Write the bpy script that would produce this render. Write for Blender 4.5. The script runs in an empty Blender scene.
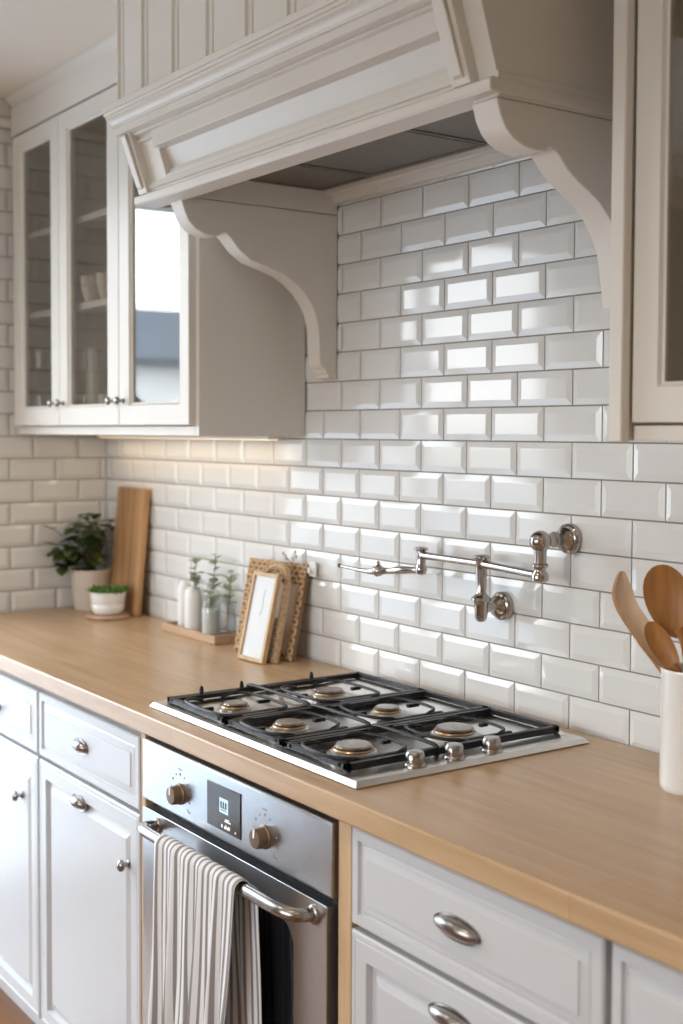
import bpy, bmesh, math, random
from mathutils import Vector, Matrix
random.seed(7)
PI = math.pi
S = bpy.context.scene
C = S.collection
R = math.radians

# ------------------------------------------------------------------ materials
def nodes(m):
    m.use_nodes = True
    return m.node_tree.nodes, m.node_tree.links

def pbr(name, col, rough=.5, metal=0., noise=None, bump=None, coat=0., spec=.5, trans=0., ior=1.45, emit=None, aniso=0):
    m = bpy.data.materials.new(name)
    N, L = nodes(m)
    b = N['Principled BSDF']
    b.inputs['Base Color'].default_value = (*col, 1)
    b.inputs['Roughness'].default_value = rough
    b.inputs['Metallic'].default_value = metal
    b.inputs['Coat Weight'].default_value = coat
    b.inputs['Coat Roughness'].default_value = .08
    b.inputs['Specular IOR Level'].default_value = spec
    b.inputs['Transmission Weight'].default_value = trans
    b.inputs['IOR'].default_value = ior
    if emit:
        b.inputs['Emission Color'].default_value = (*emit[0], 1)
        b.inputs['Emission Strength'].default_value = emit[1]
    tc = N.new('ShaderNodeTexCoord')
    if noise:                                   # (scale, second colour, stretch)
        mp = N.new('ShaderNodeMapping'); mp.inputs['Scale'].default_value = noise[2]
        L.new(tc.outputs['Object'], mp.inputs[0])
        n = N.new('ShaderNodeTexNoise'); n.inputs['Scale'].default_value = noise[0]; n.inputs['Detail'].default_value = 4
        L.new(mp.outputs[0], n.inputs['Vector'])
        r = N.new('ShaderNodeValToRGB')
        r.color_ramp.elements[0].position = .3; r.color_ramp.elements[1].position = .7
        r.color_ramp.elements[0].color = (*col, 1); r.color_ramp.elements[1].color = (*noise[1], 1)
        L.new(n.outputs['Fac'], r.inputs[0]); L.new(r.outputs[0], b.inputs['Base Color'])
    if bump:                                    # (scale, strength, stretch)
        mp = N.new('ShaderNodeMapping'); mp.inputs['Scale'].default_value = bump[2]
        L.new(tc.outputs['Object'], mp.inputs[0])
        n = N.new('ShaderNodeTexNoise'); n.inputs['Scale'].default_value = bump[0]; n.inputs['Detail'].default_value = 3
        L.new(mp.outputs[0], n.inputs['Vector'])
        u = N.new('ShaderNodeBump'); u.inputs['Strength'].default_value = bump[1]; u.inputs['Distance'].default_value = .002
        L.new(n.outputs['Fac'], u.inputs['Height']); L.new(u.outputs[0], b.inputs['Normal'])
    return m

def wood(name, dark, light, axis='x', scale=1., rough=.45, planks=None, contrast=1.):
    """long grain along one axis; optional staves of their own tone"""
    m = bpy.data.materials.new(name)
    N, L = nodes(m); b = N['Principled BSDF']; b.inputs['Roughness'].default_value = rough
    tc = N.new('ShaderNodeTexCoord'); mp = N.new('ShaderNodeMapping')
    st = {'x': (1.2, 14, 14), 'y': (14, 1.2, 14), 'z': (14, 14, 1.2)}[axis]
    mp.inputs['Scale'].default_value = [s * scale for s in st]
    L.new(tc.outputs['Object'], mp.inputs[0])
    n = N.new('ShaderNodeTexNoise'); n.inputs['Scale'].default_value = 3; n.inputs['Detail'].default_value = 6; n.inputs['Distortion'].default_value = .6
    L.new(mp.outputs[0], n.inputs['Vector'])
    r = N.new('ShaderNodeValToRGB'); r.color_ramp.elements[0].position = .25; r.color_ramp.elements[1].position = .75
    r.color_ramp.elements[0].color = (*dark, 1); r.color_ramp.elements[1].color = (*light, 1)
    L.new(n.outputs['Fac'], r.inputs[0]); out = r.outputs[0]
    if planks:
        bk = N.new('ShaderNodeTexBrick'); bk.inputs['Scale'].default_value = 1
        bk.inputs['Brick Width'].default_value = planks[0]; bk.inputs['Row Height'].default_value = planks[1]
        bk.inputs['Mortar Size'].default_value = planks[2]; bk.inputs['Color1'].default_value = (1, 1, 1, 1)
        bk.inputs['Color2'].default_value = (*planks[3], 1); bk.inputs['Mortar'].default_value = (*planks[4], 1)
        bk.inputs['Mortar Smooth'].default_value = .3
        L.new(tc.outputs['Object'], bk.inputs['Vector'])
        mx = N.new('ShaderNodeMix'); mx.data_type = 'RGBA'; mx.blend_type = 'MULTIPLY'; mx.inputs[0].default_value = 1
        L.new(out, mx.inputs[6]); L.new(bk.outputs['Color'], mx.inputs[7]); out = mx.outputs[2]
    L.new(out, b.inputs['Base Color'])
    u = N.new('ShaderNodeBump'); u.inputs['Strength'].default_value = .08; u.inputs['Distance'].default_value = .001
    L.new(n.outputs['Fac'], u.inputs['Height']); L.new(u.outputs[0], b.inputs['Normal'])
    return m

def thin_glass(name, tint=(1, 1, 1), ior=1.6, rough=0.0):
    m = bpy.data.materials.new(name)
    N, L = nodes(m); N.remove(N['Principled BSDF']); o = N['Material Output']
    t = N.new('ShaderNodeBsdfTransparent'); t.inputs[0].default_value = (*tint, 1)
    g = N.new('ShaderNodeBsdfGlossy'); g.inputs['Roughness'].default_value = rough
    lw = N.new('ShaderNodeLayerWeight'); lw.inputs['Blend'].default_value = .5
    pw = N.new('ShaderNodeMath'); pw.operation = 'POWER'; pw.inputs[1].default_value = 4.5
    L.new(lw.outputs['Facing'], pw.inputs[0])
    F0 = ((ior - 1) / (ior + 1)) ** 2
    f = N.new('ShaderNodeMath'); f.operation = 'MULTIPLY_ADD'; f.inputs[1].default_value = 1 - F0; f.inputs[2].default_value = F0
    L.new(pw.outputs[0], f.inputs[0])
    x = N.new('ShaderNodeMixShader')
    L.new(f.outputs[0], x.inputs[0]); L.new(t.outputs[0], x.inputs[1]); L.new(g.outputs[0], x.inputs[2]); L.new(x.outputs[0], o.inputs[0])
    return m

M = dict(
    paint=pbr('cream_paint', (.76, .725, .67), .36, noise=(3, (.73, .695, .64), (1, 1, 1)), bump=(60, .04, (1, 1, 1))),
    base_cool_lit=pbr('cool_lit_paint', (.585, .590, .605), .34, noise=(3, (.565, .57, .585), (1, 1, 1)), bump=(60, .04, (1, 1, 1))),  # same cabinet paint, with the cool light on the base units put into its colour
    ceiling=pbr('ceiling_paint', (.86, .80, .71), .8, noise=(2, (.84, .78, .69), (1, 1, 1))),
    wallp=pbr('wall_paint', (.70, .66, .60), .8, noise=(2, (.67, .63, .57), (1, 1, 1))),
    wallwarm=pbr('warm_wall_paint', (.74, .63, .50), .8, noise=(2, (.72, .61, .48), (1, 1, 1))),
    tile=pbr('white_glazed_tile', (.74, .735, .72), .07, noise=(5, (.70, .695, .68), (1, 1, 1)), bump=(7, .10, (1, 1, 1)), spec=.6),
    grout=pbr('grout', (.36, .31, .26), .9, noise=(40, (.30, .26, .22), (1, 1, 1))),
    counter=wood('oak_worktop', (.45, .295, .165), (.61, .43, .26), 'x', .8, .30, (1.1, .11, .0008, (.90, .87, .84), (.75, .66, .58))),
    filler=wood('oak_panel', (.50, .33, .18), (.60, .42, .25), 'z', 1., .5),
    board=wood('board_wood', (.20, .085, .03), (.54, .31, .14), 'z', .45, .5),
    spoon=wood('spoon_wood', (.28, .115, .03), (.46, .21, .065), 'z', 1.6, .45),
    palewood=wood('pale_wood', (.62, .45, .30), (.74, .58, .42), 'z', 1.6, .5),
    framewood=wood('frame_wood', (.45, .28, .13), (.60, .41, .22), 'z', 1.5, .5),
    traywood=wood('tray_wood', (.38, .23, .13), (.54, .36, .23), 'x', 1.5, .55),
    floor=wood('floor_wood', (.20, .085, .03), (.34, .16, .06), 'x', .6, .4, (1.2, .13, .004, (.8, .75, .7), (.12, .08, .06))),
    steel=pbr('brushed_steel', (.58, .60, .62), .30, 1., noise=(30, (.52, .54, .56), (1, 1, 20)), bump=(80, .05, (.3, 1, 30))),
    hobsteel=pbr('hob_steel', (.72, .70, .67), .30, 1.),
    filtersteel=pbr('filter_mesh', (.30, .275, .25), .5, .7, noise=(160, (.16, .145, .13), (6, .5, 1)), bump=(200, .4, (6, .5, 1))),
    nickel=pbr('satin_nickel', (.36, .34, .325), .24, 1.),
    chrome=pbr('polished_nickel', (.43, .395, .375), .15, 1.),
    bronze=pbr('bronze_knob', (.22, .15, .105), .40, .6, noise=(60, (.18, .12, .08), (1, 1, 1))),
    iron=pbr('cast_iron', (.012, .012, .015), .42, 0., bump=(250, .1, (1, 1, 1)), spec=.45),
    black=pbr('black_gap', (.012, .012, .013), .6),
    blackglass=pbr('black_oven_glass', (.010, .010, .012), .06, 0., spec=.7),
    display=pbr('display_panel', (.045, .033, .028), .15, 0.),
    glyph=pbr('display_glyph', (.45, .62, .72), .5, emit=((.45, .62, .72), .6)),
    glyphw=pbr('display_mark', (.8, .8, .8), .5, emit=((.8, .8, .8), .5)),
    tick=pbr('printed_mark', (.30, .30, .32), .6),
    brass=pbr('burner_ring', (.42, .30, .20), .30, .9),
    cap=pbr('burner_cap', (.24, .205, .18), .25, .8),
    ceramic=pbr('white_ceramic', (.82, .81, .79), .16, coat=.4, bump=(14, .08, (1, 1, 1))),
    matteceramic=pbr('matte_white_ceramic', (.80, .80, .79), .35),
    plantpot=pbr('cream_pot', (.70, .62, .54), .6),
    soil=pbr('soil', (.05, .03, .02), .9, noise=(80, (.02, .015, .01), (1, 1, 1))),
    leafdark=pbr('dark_leaf', (.024, .062, .020), .42, noise=(22, (.09, .13, .035), (1, 1, 1))),
    leafyellow=pbr('yellow_leaf', (.34, .32, .06), .5),
    leafbright=pbr('bright_leaf', (.07, .19, .03), .5, noise=(50, (.14, .28, .06), (1, 1, 1))),
    euca=pbr('eucalyptus_leaf', (.27, .32, .24), .6, noise=(40, (.38, .41, .29), (1, 1, 1))),
    stem=pbr('stem', (.16, .12, .06), .7),
    rattandark=pbr('rattan_gap', (.26, .16, .09), .8),
    rattan=pbr('rattan', (.66, .48, .30), .6, noise=(120, (.46, .30, .16), (1, 1, 1))),
    linen=pbr('linen', (.62, .50, .42), .9, noise=(200, (.56, .45, .37), (1, 1, 1))),
    whitefill=pbr('white_weave', (.78, .74, .70), .8, noise=(120, (.62, .56, .50), (1, 1, 1))),
    card=pbr('white_card', (.70, .715, .72), .5, noise=(9, (.65, .665, .67), (1, 1, 1))),
    clear=thin_glass('clear_glass', (.93, .94, .93), 1.5),
    cabglass=thin_glass('cabinet_glass', (.86, .85, .82), 2.1),
    winglass=thin_glass('window_glass', (.97, .98, .98), 1.3),
    water=thin_glass('frosted_glass', (.93, .94, .95), 1.7, .3),
    lampwarm=pbr('lamp_diffuser', (.9, .85, .75), .5, emit=((1., .78, .52), 6.)),
    render_wall=pbr('neighbour_render', (.80, .78, .74), .9, noise=(2, (.76, .74, .70), (1, 1, 1))),
    roof=pbr('roof_slate', (.14, .15, .17), .8, noise=(6, (.10, .11, .12), (1, 1, 1))),
    paving=pbr('pale_paving', (.40, .41, .42), .9, noise=(3, (.34, .35, .36), (1, 1, 1))),
    grass=pbr('lawn', (.07, .12, .04), .9, noise=(8, (.12, .16, .06), (1, 1, 1))),
)

def towel_mat():
    m = bpy.data.materials.new('striped_cotton')
    N, L = nodes(m); b = N['Principled BSDF']; b.inputs['Roughness'].default_value = .95
    uv = N.new('ShaderNodeUVMap'); uv.uv_map = 'UVMap'
    sp = N.new('ShaderNodeSeparateXYZ'); L.new(uv.outputs[0], sp.inputs[0])
    mu = N.new('ShaderNodeMath'); mu.operation = 'MULTIPLY'; mu.inputs[1].default_value = 17
    L.new(sp.outputs[0], mu.inputs[0])
    fr = N.new('ShaderNodeMath'); fr.operation = 'FRACT'; L.new(mu.outputs[0], fr.inputs[0])
    r = N.new('ShaderNodeValToRGB'); r.color_ramp.interpolation = 'LINEAR'
    e = r.color_ramp.elements
    e[0].position = 0; e[0].color = (.74, .73, .73, 1)
    e[1].position = 1; e[1].color = (.74, .73, .73, 1)
    for p, c in ((.50, (.74, .73, .73, 1)), (.56, (.27, .25, .25, 1)), (.92, (.27, .25, .25, 1)), (.97, (.74, .73, .73, 1))):
        x = e.new(p); x.color = c
    L.new(fr.outputs[0], r.inputs[0]); L.new(r.outputs[0], b.inputs['Base Color'])
    tc = N.new('ShaderNodeTexCoord'); n = N.new('ShaderNodeTexNoise'); n.inputs['Scale'].default_value = 500
    L.new(tc.outputs['Object'], n.inputs['Vector'])
    u = N.new('ShaderNodeBump'); u.inputs['Strength'].default_value = .25; u.inputs['Distance'].default_value = .001
    L.new(n.outputs['Fac'], u.inputs['Height']); L.new(u.outputs[0], b.inputs['Normal'])
    return m
M['towel'] = towel_mat()

# ------------------------------------------------------------------ mesh helpers (all shapes in world coordinates)
def BM(): return bmesh.new()

def face(bm, vs, mi=0):
    try:
        f = bm.faces.new(vs); f.material_index = mi; return f
    except ValueError:
        return None

def box(bm, x0, x1, y0, y1, z0, z1, mi=0):
    v = [bm.verts.new((x, y, z)) for z in (z0, z1) for y in (y0, y1) for x in (x0, x1)]
    for q in ((0, 2, 3, 1), (4, 5, 7, 6), (0, 1, 5, 4), (2, 6, 7, 3), (0, 4, 6, 2), (1, 3, 7, 5)):
        face(bm, [v[i] for i in q], mi)
    return bm

def prism(bm, pts, axis, a, b, mi=0):
    """closed outline pts in the plane across `axis`, extruded from a to b"""
    def P(p, t):
        if axis == 'x': return (t, p[0], p[1])
        if axis == 'y': return (p[0], t, p[1])
        return (p[0], p[1], t)
    A = [bm.verts.new(P(p, a)) for p in pts]; B = [bm.verts.new(P(p, b)) for p in pts]
    n = len(pts)
    for i in range(n): face(bm, [A[i], A[(i + 1) % n], B[(i + 1) % n], B[i]], mi)
    face(bm, A[::-1], mi); face(bm, B, mi)
    return bm

def lathe(bm, prof, c=(0, 0, 0), seg=28, axis='z', mi=0, closed=False):
    """prof: list of (radius, height)"""
    rings = []
    for r, h in prof:
        ring = []
        if r < 1e-6:
            p = {'z': (0, 0, h), 'y': (0, h, 0), 'x': (h, 0, 0)}[axis]
            ring = [bm.verts.new(Vector(c) + Vector(p))]
        else:
            for k in range(seg):
                a = 2 * PI * k / seg; u, w = r * math.cos(a), r * math.sin(a)
                p = {'z': (u, w, h), 'y': (u, h, w), 'x': (h, u, w)}[axis]
                ring.append(bm.verts.new(Vector(c) + Vector(p)))
        rings.append(ring)
    for A, B in zip(rings, rings[1:]):
        for k in range(seg):
            k2 = (k + 1) % seg
            if len(A) == 1 and len(B) == 1: break
            if len(A) == 1: face(bm, [A[0], B[k2], B[k]], mi)
            elif len(B) == 1: face(bm, [A[k], A[k2], B[0]], mi)
            else: face(bm, [A[k], A[k2], B[k2], B[k]], mi)
    if not closed:
        if len(rings[0]) > 1: face(bm, rings[0][::-1], mi)
        if len(rings[-1]) > 1: face(bm, rings[-1], mi)
    return bm

def tube(bm, pts, rad, seg=10, mi=0, closed=False, flat=1.):
    pts = [Vector(p) for p in pts]; n = len(pts)
    rs = rad if isinstance(rad, (list, tuple)) else [rad] * n
    rings = []; up = None
    for i, p in enumerate(pts):
        if closed: t = pts[(i + 1) % n] - pts[i - 1]
        else: t = pts[min(i + 1, n - 1)] - pts[max(i - 1, 0)]
        t.normalize()
        if up is None:
            up = Vector((0, 0, 1)) if abs(t.z) < .9 else Vector((1, 0, 0))
        s = t.cross(up).normalized(); up = s.cross(t).normalized()
        rings.append([bm.verts.new(p + (s * math.cos(2 * PI * k / seg) + up * flat * math.sin(2 * PI * k / seg)) * rs[i]) for k in range(seg)])
    pairs = list(zip(rings, rings[1:])) + ([(rings[-1], rings[0])] if closed else [])
    for A, B in pairs:
        for k in range(seg):
            k2 = (k + 1) % seg; face(bm, [A[k], A[k2], B[k2], B[k]], mi)
    if not closed:
        face(bm, rings[0][::-1], mi); face(bm, rings[-1], mi)
    return bm

def smooth_path(pts, n=6):
    pts = [Vector(p) for p in pts]; out = []
    for i in range(len(pts) - 1):
        p0 = pts[max(i - 1, 0)]; p1 = pts[i]; p2 = pts[i + 1]; p3 = pts[min(i + 2, len(pts) - 1)]
        for k in range(n):
            t = k / n
            out.append(.5 * ((2 * p1) + (p2 - p0) * t + (2 * p0 - 5 * p1 + 4 * p2 - p3) * t * t + (3 * p1 - p0 - 3 * p2 + p3) * t ** 3))
    out.append(pts[-1]); return out

def ellipsoid(bm, c, rx, ry, rz, mat=None, seg=10, rings=6, mi=0):
    c = Vector(c); L = []
    for i in range(rings + 1):
        a = -PI / 2 + PI * i / rings
        if i in (0, rings): 
            p = Vector((0, 0, rz * math.sin(a))); L.append([bm.verts.new(c + (mat @ p if mat else p))])
        else:
            ring = []
            for k in range(seg):
                p = Vector((rx * math.cos(a) * math.cos(2 * PI * k / seg), ry * math.cos(a) * math.sin(2 * PI * k / seg), rz * math.sin(a)))
                ring.append(bm.verts.new(c + (mat @ p if mat else p)))
            L.append(ring)
    for A, B in zip(L, L[1:]):
        for k in range(seg):
            k2 = (k + 1) % seg
            if len(A) == 1: face(bm, [A[0], B[k2], B[k]], mi)
            elif len(B) == 1: face(bm, [A[k], A[k2], B[0]], mi)
            else: face(bm, [A[k], A[k2], B[k2], B[k]], mi)
    return bm

def obj(name, bm, mats, parent=None, bevel=0, sharp=35, smooth=True):
    """link a world-space mesh; a child keeps its place under its parent"""
    if not isinstance(mats, (list, tuple)): mats = [mats]
    bmesh.ops.recalc_face_normals(bm, faces=bm.faces)
    base = Vector((0, 0, 0))
    inv = None
    if parent is not None:
        root = parent; off = Vector(root.location)
        while root.parent: root = root.parent; off = off + Vector(root.location)
        bmesh.ops.translate(bm, verts=bm.verts, vec=-off)
    me = bpy.data.meshes.new(name); bm.to_mesh(me); bm.free()
    for m in mats: me.materials.append(m)
    o = bpy.data.objects.new(name, me); C.objects.link(o)
    if parent is not None: o.parent = parent
    if smooth:
        me.polygons.foreach_set('use_smooth', [True] * len(me.polygons))
        me.set_sharp_from_angle(angle=R(sharp))
    if bevel:
        b = o.modifiers.new('bevel', 'BEVEL'); b.width = bevel; b.segments = 2; b.limit_method = 'ANGLE'; b.angle_limit = R(40)
    return o

def tag(o, label, cat, group=None, kind=None):
    o['label'] = label; o['category'] = cat
    if group: o['group'] = group
    if kind: o['kind'] = kind
    return o

def thing(name, label, cat, loc=(0, 0, 0), group=None):
    o = bpy.data.objects.new(name, None); C.objects.link(o); o.location = loc; o.empty_display_size = .05
    return tag(o, label, cat, group)

def place_origin(o, loc):
    """move a single-mesh thing's origin to its base without moving its shape"""
    loc = Vector(loc); o.data.transform(Matrix.Translation(-loc)); o.location = loc; return o

def struct(name, bm, mats, bevel=0, parent=None):
    o = obj(name, bm, mats, parent, bevel); o['kind'] = 'structure'; return o

def copy_tree(o, parent=None):
    c = o.copy(); C.objects.link(c); c.parent = parent
    for ch in list(o.children): copy_tree(ch, c)
    return c

# ------------------------------------------------------------------ measures
Z0 = .91            # worktop height
FL = -.10           # floor
XL = -2.016         # left wall
CE = 2.555          # ceiling
PZ = .072; PX = .1584; K0 = Z0 - .0787 * PZ
def kz(k): return K0 + k * PZ

# ------------------------------------------------------------------ room shell
struct('floor', box(BM(), XL - .2, 3.6, -4.4, .1, FL - .06, FL), M['floor'])
struct('ceiling', box(BM(), XL - .2, 3.6, -4.4, .1, CE, CE + .08), M['ceiling'])

def tile(bm, a0, a1, z0, z1, to, rnd):
    """one bevelled tile; `to(a, depth, z)` gives the point in the room"""
    g = .0016; bw = .0125
    a0 += g; a1 -= g; z0 += g; z1 -= g
    if a1 - a0 < .008 or z1 - z0 < .008: return
    bw = min(bw, (a1 - a0) * .35, (z1 - z0) * .35)
    ta, tz = rnd.uniform(-.0022, .0022), rnd.uniform(-.0022, .0022); d0 = rnd.uniform(-.0002, .0002)
    ma, mz = (a0 + a1) / 2, (z0 + z1) / 2
    rings = []
    for ins, d in ((0, 0), (0, .0040), (bw, .0074), (bw + .0012, .0076)):
        ring = []
        for a, z in ((a0 + ins, z0 + ins), (a1 - ins, z0 + ins), (a1 - ins, z1 - ins), (a0 + ins, z1 - ins)):
            dd = d + ((a - ma) * ta + (z - mz) * tz + d0 if d > .005 else 0)
            ring.append(bm.verts.new(to(a, dd, z)))
        rings.append(ring)
    for A, B in zip(rings, rings[1:]):
        for k in range(4): face(bm, [A[k], A[(k + 1) % 4], B[(k + 1) % 4], B[k]], 1)
    face(bm, rings[-1], 1)

rnd = random.Random(3)
bm = BM(); box(bm, XL - .006, 3.4, .006, .1, FL, CE, 0)
bmesh.ops.recalc_face_normals(bm, faces=bm.faces)
XR = 1.62
for r in range(0, 21):
    js = []
    u = -13.5
    while u < 11.5:
        frac = abs(u - round(u)) > .25
        if r <= 2: ok = (frac == (r == 1))
        elif r == 3: ok = (not frac) if u <= -4 else frac
        elif r == 4: ok = frac if u <= 0 else (not frac)
        else: ok = (frac == (r % 2 == 0))
        if ok: js.append(u * PX)
        u += .5
    js = [XL - .003] + [j for j in js if XL + .01 < j < XR] + [XR]
    for a, b in zip(js, js[1:]):
        if r > 17 and a > -.70: continue          # behind the hood chimney nothing is tiled
        tile(bm, a, b, kz(r), kz(r + 1), lambda a, d, z: (a, .006 - d, z), rnd)
o = obj('wall_back', bm, [M['grout'], M['tile']], smooth=False); o['kind'] = 'structure'

WY0, WY1, WZ0, WZ1 = -2.15, -.68, .02, 2.32        # window opening in the left wall
bm = BM()
for y0, y1, z0, z1 in ((WY1, .1, FL, CE), (-4.4, WY0, FL, CE), (WY0, WY1, FL, WZ0), (WY0, WY1, WZ1, CE)):
    box(bm, XL - .10, XL - .006, y0, y1, z0, z1, 0)
for r in range(0, 22):
    js = []; v = -3.5
    while v < 2.6:
        frac = abs(v - round(v)) > .25
        if frac == (r % 2 == 1): js.append((v - 2.1347 + 2) * PX)
        v += .5
    ys = [-.70] + [j for j in js if -.69 < j < -.01] + [.0035]
    for a, b in zip(ys, ys[1:]):
        z1 = min(kz(r + 1), 2.462)
        if z1 - kz(r) > .02: tile(bm, a, b, kz(r), z1, lambda a, d, z: (XL - .006 + d, a, z), rnd)
o = obj('wall_left', bm, [M['grout'], M['tile']], smooth=False); o['kind'] = 'structure'
# wall above the tiles and the trim bead along their top
bm = BM(); box(bm, XL, XL + .006, -.72, -.001, 2.50, CE)
struct('trim_1', bm, M['wallp'])
bm = BM(); prism(bm, [(XL + .001, 2.464), (XL + .016, 2.468), (XL + .024, 2.48), (XL + .016, 2.494), (XL + .001, 2.498)], 'y', -.72, -.001)
struct('trim_2', bm, M['paint'])
struct('wall_right', box(BM(), 3.4, 3.5, -4.4, .1, FL, CE), M['wallwarm'])
bm = BM()
for x0, x1, z0, z1 in ((XL, -.9, FL, CE), (1.5, 3.4, FL, CE), (-.9, 1.5, 2.15, CE), (-.9, 1.5, FL, .9)):
    box(bm, x0, x1, -4.4, -4.25, z0, z1)
struct('wall_front', bm, M['wallp'])

def window(name, plane, a0, a1, z0, z1, pos, nv, nh):
    bm = BM(); f = .045
    def bx(b, p0, p1, q0, q1, d0, d1):
        if plane == 'x': box(b, pos + d0, pos + d1, p0, p1, q0, q1)
        else: box(b, p0, p1, pos + d0, pos + d1, q0, q1)
    bx(bm, a0, a1, z0, z0 + f, -.05, .05); bx(bm, a0, a1, z1 - f, z1, -.05, .05)
    bx(bm, a0, a0 + f, z0 + f, z1 - f, -.05, .05); bx(bm, a1 - f, a1, z0 + f, z1 - f, -.05, .05)
    for k in range(1, nv + 1):
        m = a0 + (a1 - a0) * k / (nv + 1); bx(bm, m - .02, m + .02, z0 + f, z1 - f, -.03, .03)
    for k in range(1, nh + 1):
        m = z0 + (z1 - z0) * k / (nh + 1); bx(bm, a0 + f, a1 - f, m - .012, m + .012, -.02, .02)
    w = struct(name, bm, M['paint'], .003)
    g = BM(); bx(g, a0 + f, a1 - f, z0 + f, z1 - f, -.002, .002)
    p = obj('window_pane', g, M['winglass'], w)
    return w
window('window_1', 'x', WY0, WY1, WZ0, WZ1, XL - .055, 1, 0)
window('window_2', 'y', -.9, 1.5, .9, 2.15, -4.33, 1, 0)

# outside the left window
struct('ground', box(BM(), -30, XL - .1, -22, 6, FL - .3, FL - .05), M['paving'])
h = thing('neighbouring_house', 'low white rendered house with slate roof across the garden, mirrored in cabinet glass', 'house', (-14, -7, FL - .05))
bm = BM(); box(bm, -18, -14, -11, -4.2, FL - .05, 2.45); obj('wall', bm, M['render_wall'], h)
bm = BM(); prism(bm, [(-18.3, 2.4), (-13.7, 2.4), (-13.7, 2.5), (-16, 3.4), (-18.3, 2.5)], 'y', -11.3, -3.9); obj('roof', bm, M['roof'], h)
for yy in (-9.2, -6.2): obj('house_window', box(BM(), -14.03, -13.98, yy - .5, yy + .5, .9, 1.9), M['blackglass'], h)

# ------------------------------------------------------------------ panelled fronts
def panel_rings(bm, x0, x1, z0, z1, y, prof, th=.02, mi=0):
    """a front facing -y: nested rectangles (inset, depth behind y), closed at the back"""
    rings = []
    for ins, d in [(0, th)] + prof:
        rings.append([bm.verts.new((x, y + d, z)) for x, z in ((x0 + ins, z0 + ins), (x1 - ins, z0 + ins), (x1 - ins, z1 - ins), (x0 + ins, z1 - ins))])
    for A, B in zip(rings, rings[1:]):
        for k in range(4): face(bm, [A[k], A[(k + 1) % 4], B[(k + 1) % 4], B[k]], mi)
    face(bm, rings[-1], mi); face(bm, rings[0][::-1], mi)
    return bm
DRAWER = [(0, .003), (.003, 0), (.018, 0), (.020, .0055), (.0245, .0055), (.028, .0035), (.0420, .0015), (.0430, -.0005)]
DOOR = [(0, .003), (.003, 0), (.010, 0), (.0115, .0015), (.013, 0), (.042, 0), (.045, .0115), (.049, .0125), (.069, .0035), (.0715, .0025)]
YF = -.625

def cup_pull(parent, x, z, w=.096, y=YF):
    """oval cup pull: a domed shell over an oval back plate, open beneath"""
    bm = BM(); a, b, d = w / 2, .0150, .019
    n, m = 22, 8; rings = []
    for j in range(m + 1):
        t = j / m * PI / 2                                  # 0 rim .. 90 deg crown
        rings.append([bm.verts.new((x + a * math.cos(t) * math.cos(2 * PI * k / n), y - .002 - d * math.sin(t), z + b * math.cos(t) * math.sin(2 * PI * k / n) + .004 * math.sin(t))) for k in range(n)])
    for A, B in zip(rings, rings[1:-1]):
        for k in range(n): face(bm, [A[k], A[(k + 1) % n], B[(k + 1) % n], B[k]])
    face(bm, rings[-2])
    bmesh.ops.delete(bm, geom=[v for v in rings[-1]], context='VERTS')
    # rim flange
    R1 = [bm.verts.new((x + (a + .004) * math.cos(2 * PI * k / n), y - .003, z + (b + .004) * math.sin(2 * PI * k / n))) for k in range(n)]
    R2 = [bm.verts.new((x + (a + .004) * math.cos(2 * PI * k / n), y, z + (b + .004) * math.sin(2 * PI * k / n))) for k in range(n)]
    for k in range(n):
        face(bm, [R1[k], R1[(k + 1) % n], rings[0][(k + 1) % n], rings[0][k]])
        face(bm, [R1[k], R1[(k + 1) % n], R2[(k + 1) % n], R2[k]])
    face(bm, R2)
    return obj('pull', bm, M['nickel'], parent, sharp=50)

def round_knob(parent, x, z, y=YF, r=.0135, name='knob'):
    bm = BM()
    lathe(bm, [(r * .75, 0), (r * .75, -.002), (r * .38, -.004), (r * .38, -.012), (r * .9, -.015), (r, -.019), (r * .85, -.024), (r * .4, -.0265), (0, -.027)], (x, y, z), 18, 'y')
    return obj(name, bm, M['nickel'], parent, sharp=60)

def base_cabinet(x0, x1, label, split, kind, group='white panelled base cabinets', pulls=None, knob=None, zd=(.700, .856)):
    c = thing('base_cabinet', label, 'cabinet', ((x0 + x1) / 2, -.30, FL), group)
    bm = BM(); box(bm, x0, x1, YF + .021, -.012, .0, .868)
    box(bm, x0, x1, -.56, -.012, FL, 0)
    obj('carcass', bm, M['base_cool_lit'], c, .0015)
    g = .003
    d = obj('drawer', panel_rings(BM(), x0 + g, x1 - g, zd[0], zd[1], YF, DRAWER), M['base_cool_lit'], c, sharp=20)
    if pulls: cup_pull(d, pulls[0][0], pulls[0][1], pulls[0][2])
    if kind == 'door':
        d2 = obj('door', panel_rings(BM(), x0 + g, x1 - g, .006, zd[0] - .010, YF, DOOR), M['base_cool_lit'], c, sharp=20)
    else:
        d2 = obj('drawer', panel_rings(BM(), x0 + g, x1 - g, .30, zd[0] - .010, YF, DOOR), M['base_cool_lit'], c, sharp=20)
        obj('drawer', panel_rings(BM(), x0 + g, x1 - g, .006, .295, YF, DOOR), M['base_cool_lit'], c, sharp=20)
    if pulls and len(pulls) > 1: cup_pull(d2, pulls[1][0], pulls[1][1], pulls[1][2])
    if knob: round_knob(d2, knob[0], knob[1])
    return c
ZD = (.687, .846)
base_cabinet(-2.012, -1.615, 'white panelled base cabinet in the far left corner against the tiled wall', None, 'door', knob=(-1.66, .557), zd=ZD)
c = base_cabinet(-1.612, -1.064, 'white base cabinet with door knob, cut by the left edge of the photo', None, 'door', knob=(-1.173, .557), zd=ZD)
round_knob([k for k in c.children if k.name.startswith('drawer')][0], -1.330, .757, r=.015)
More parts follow.
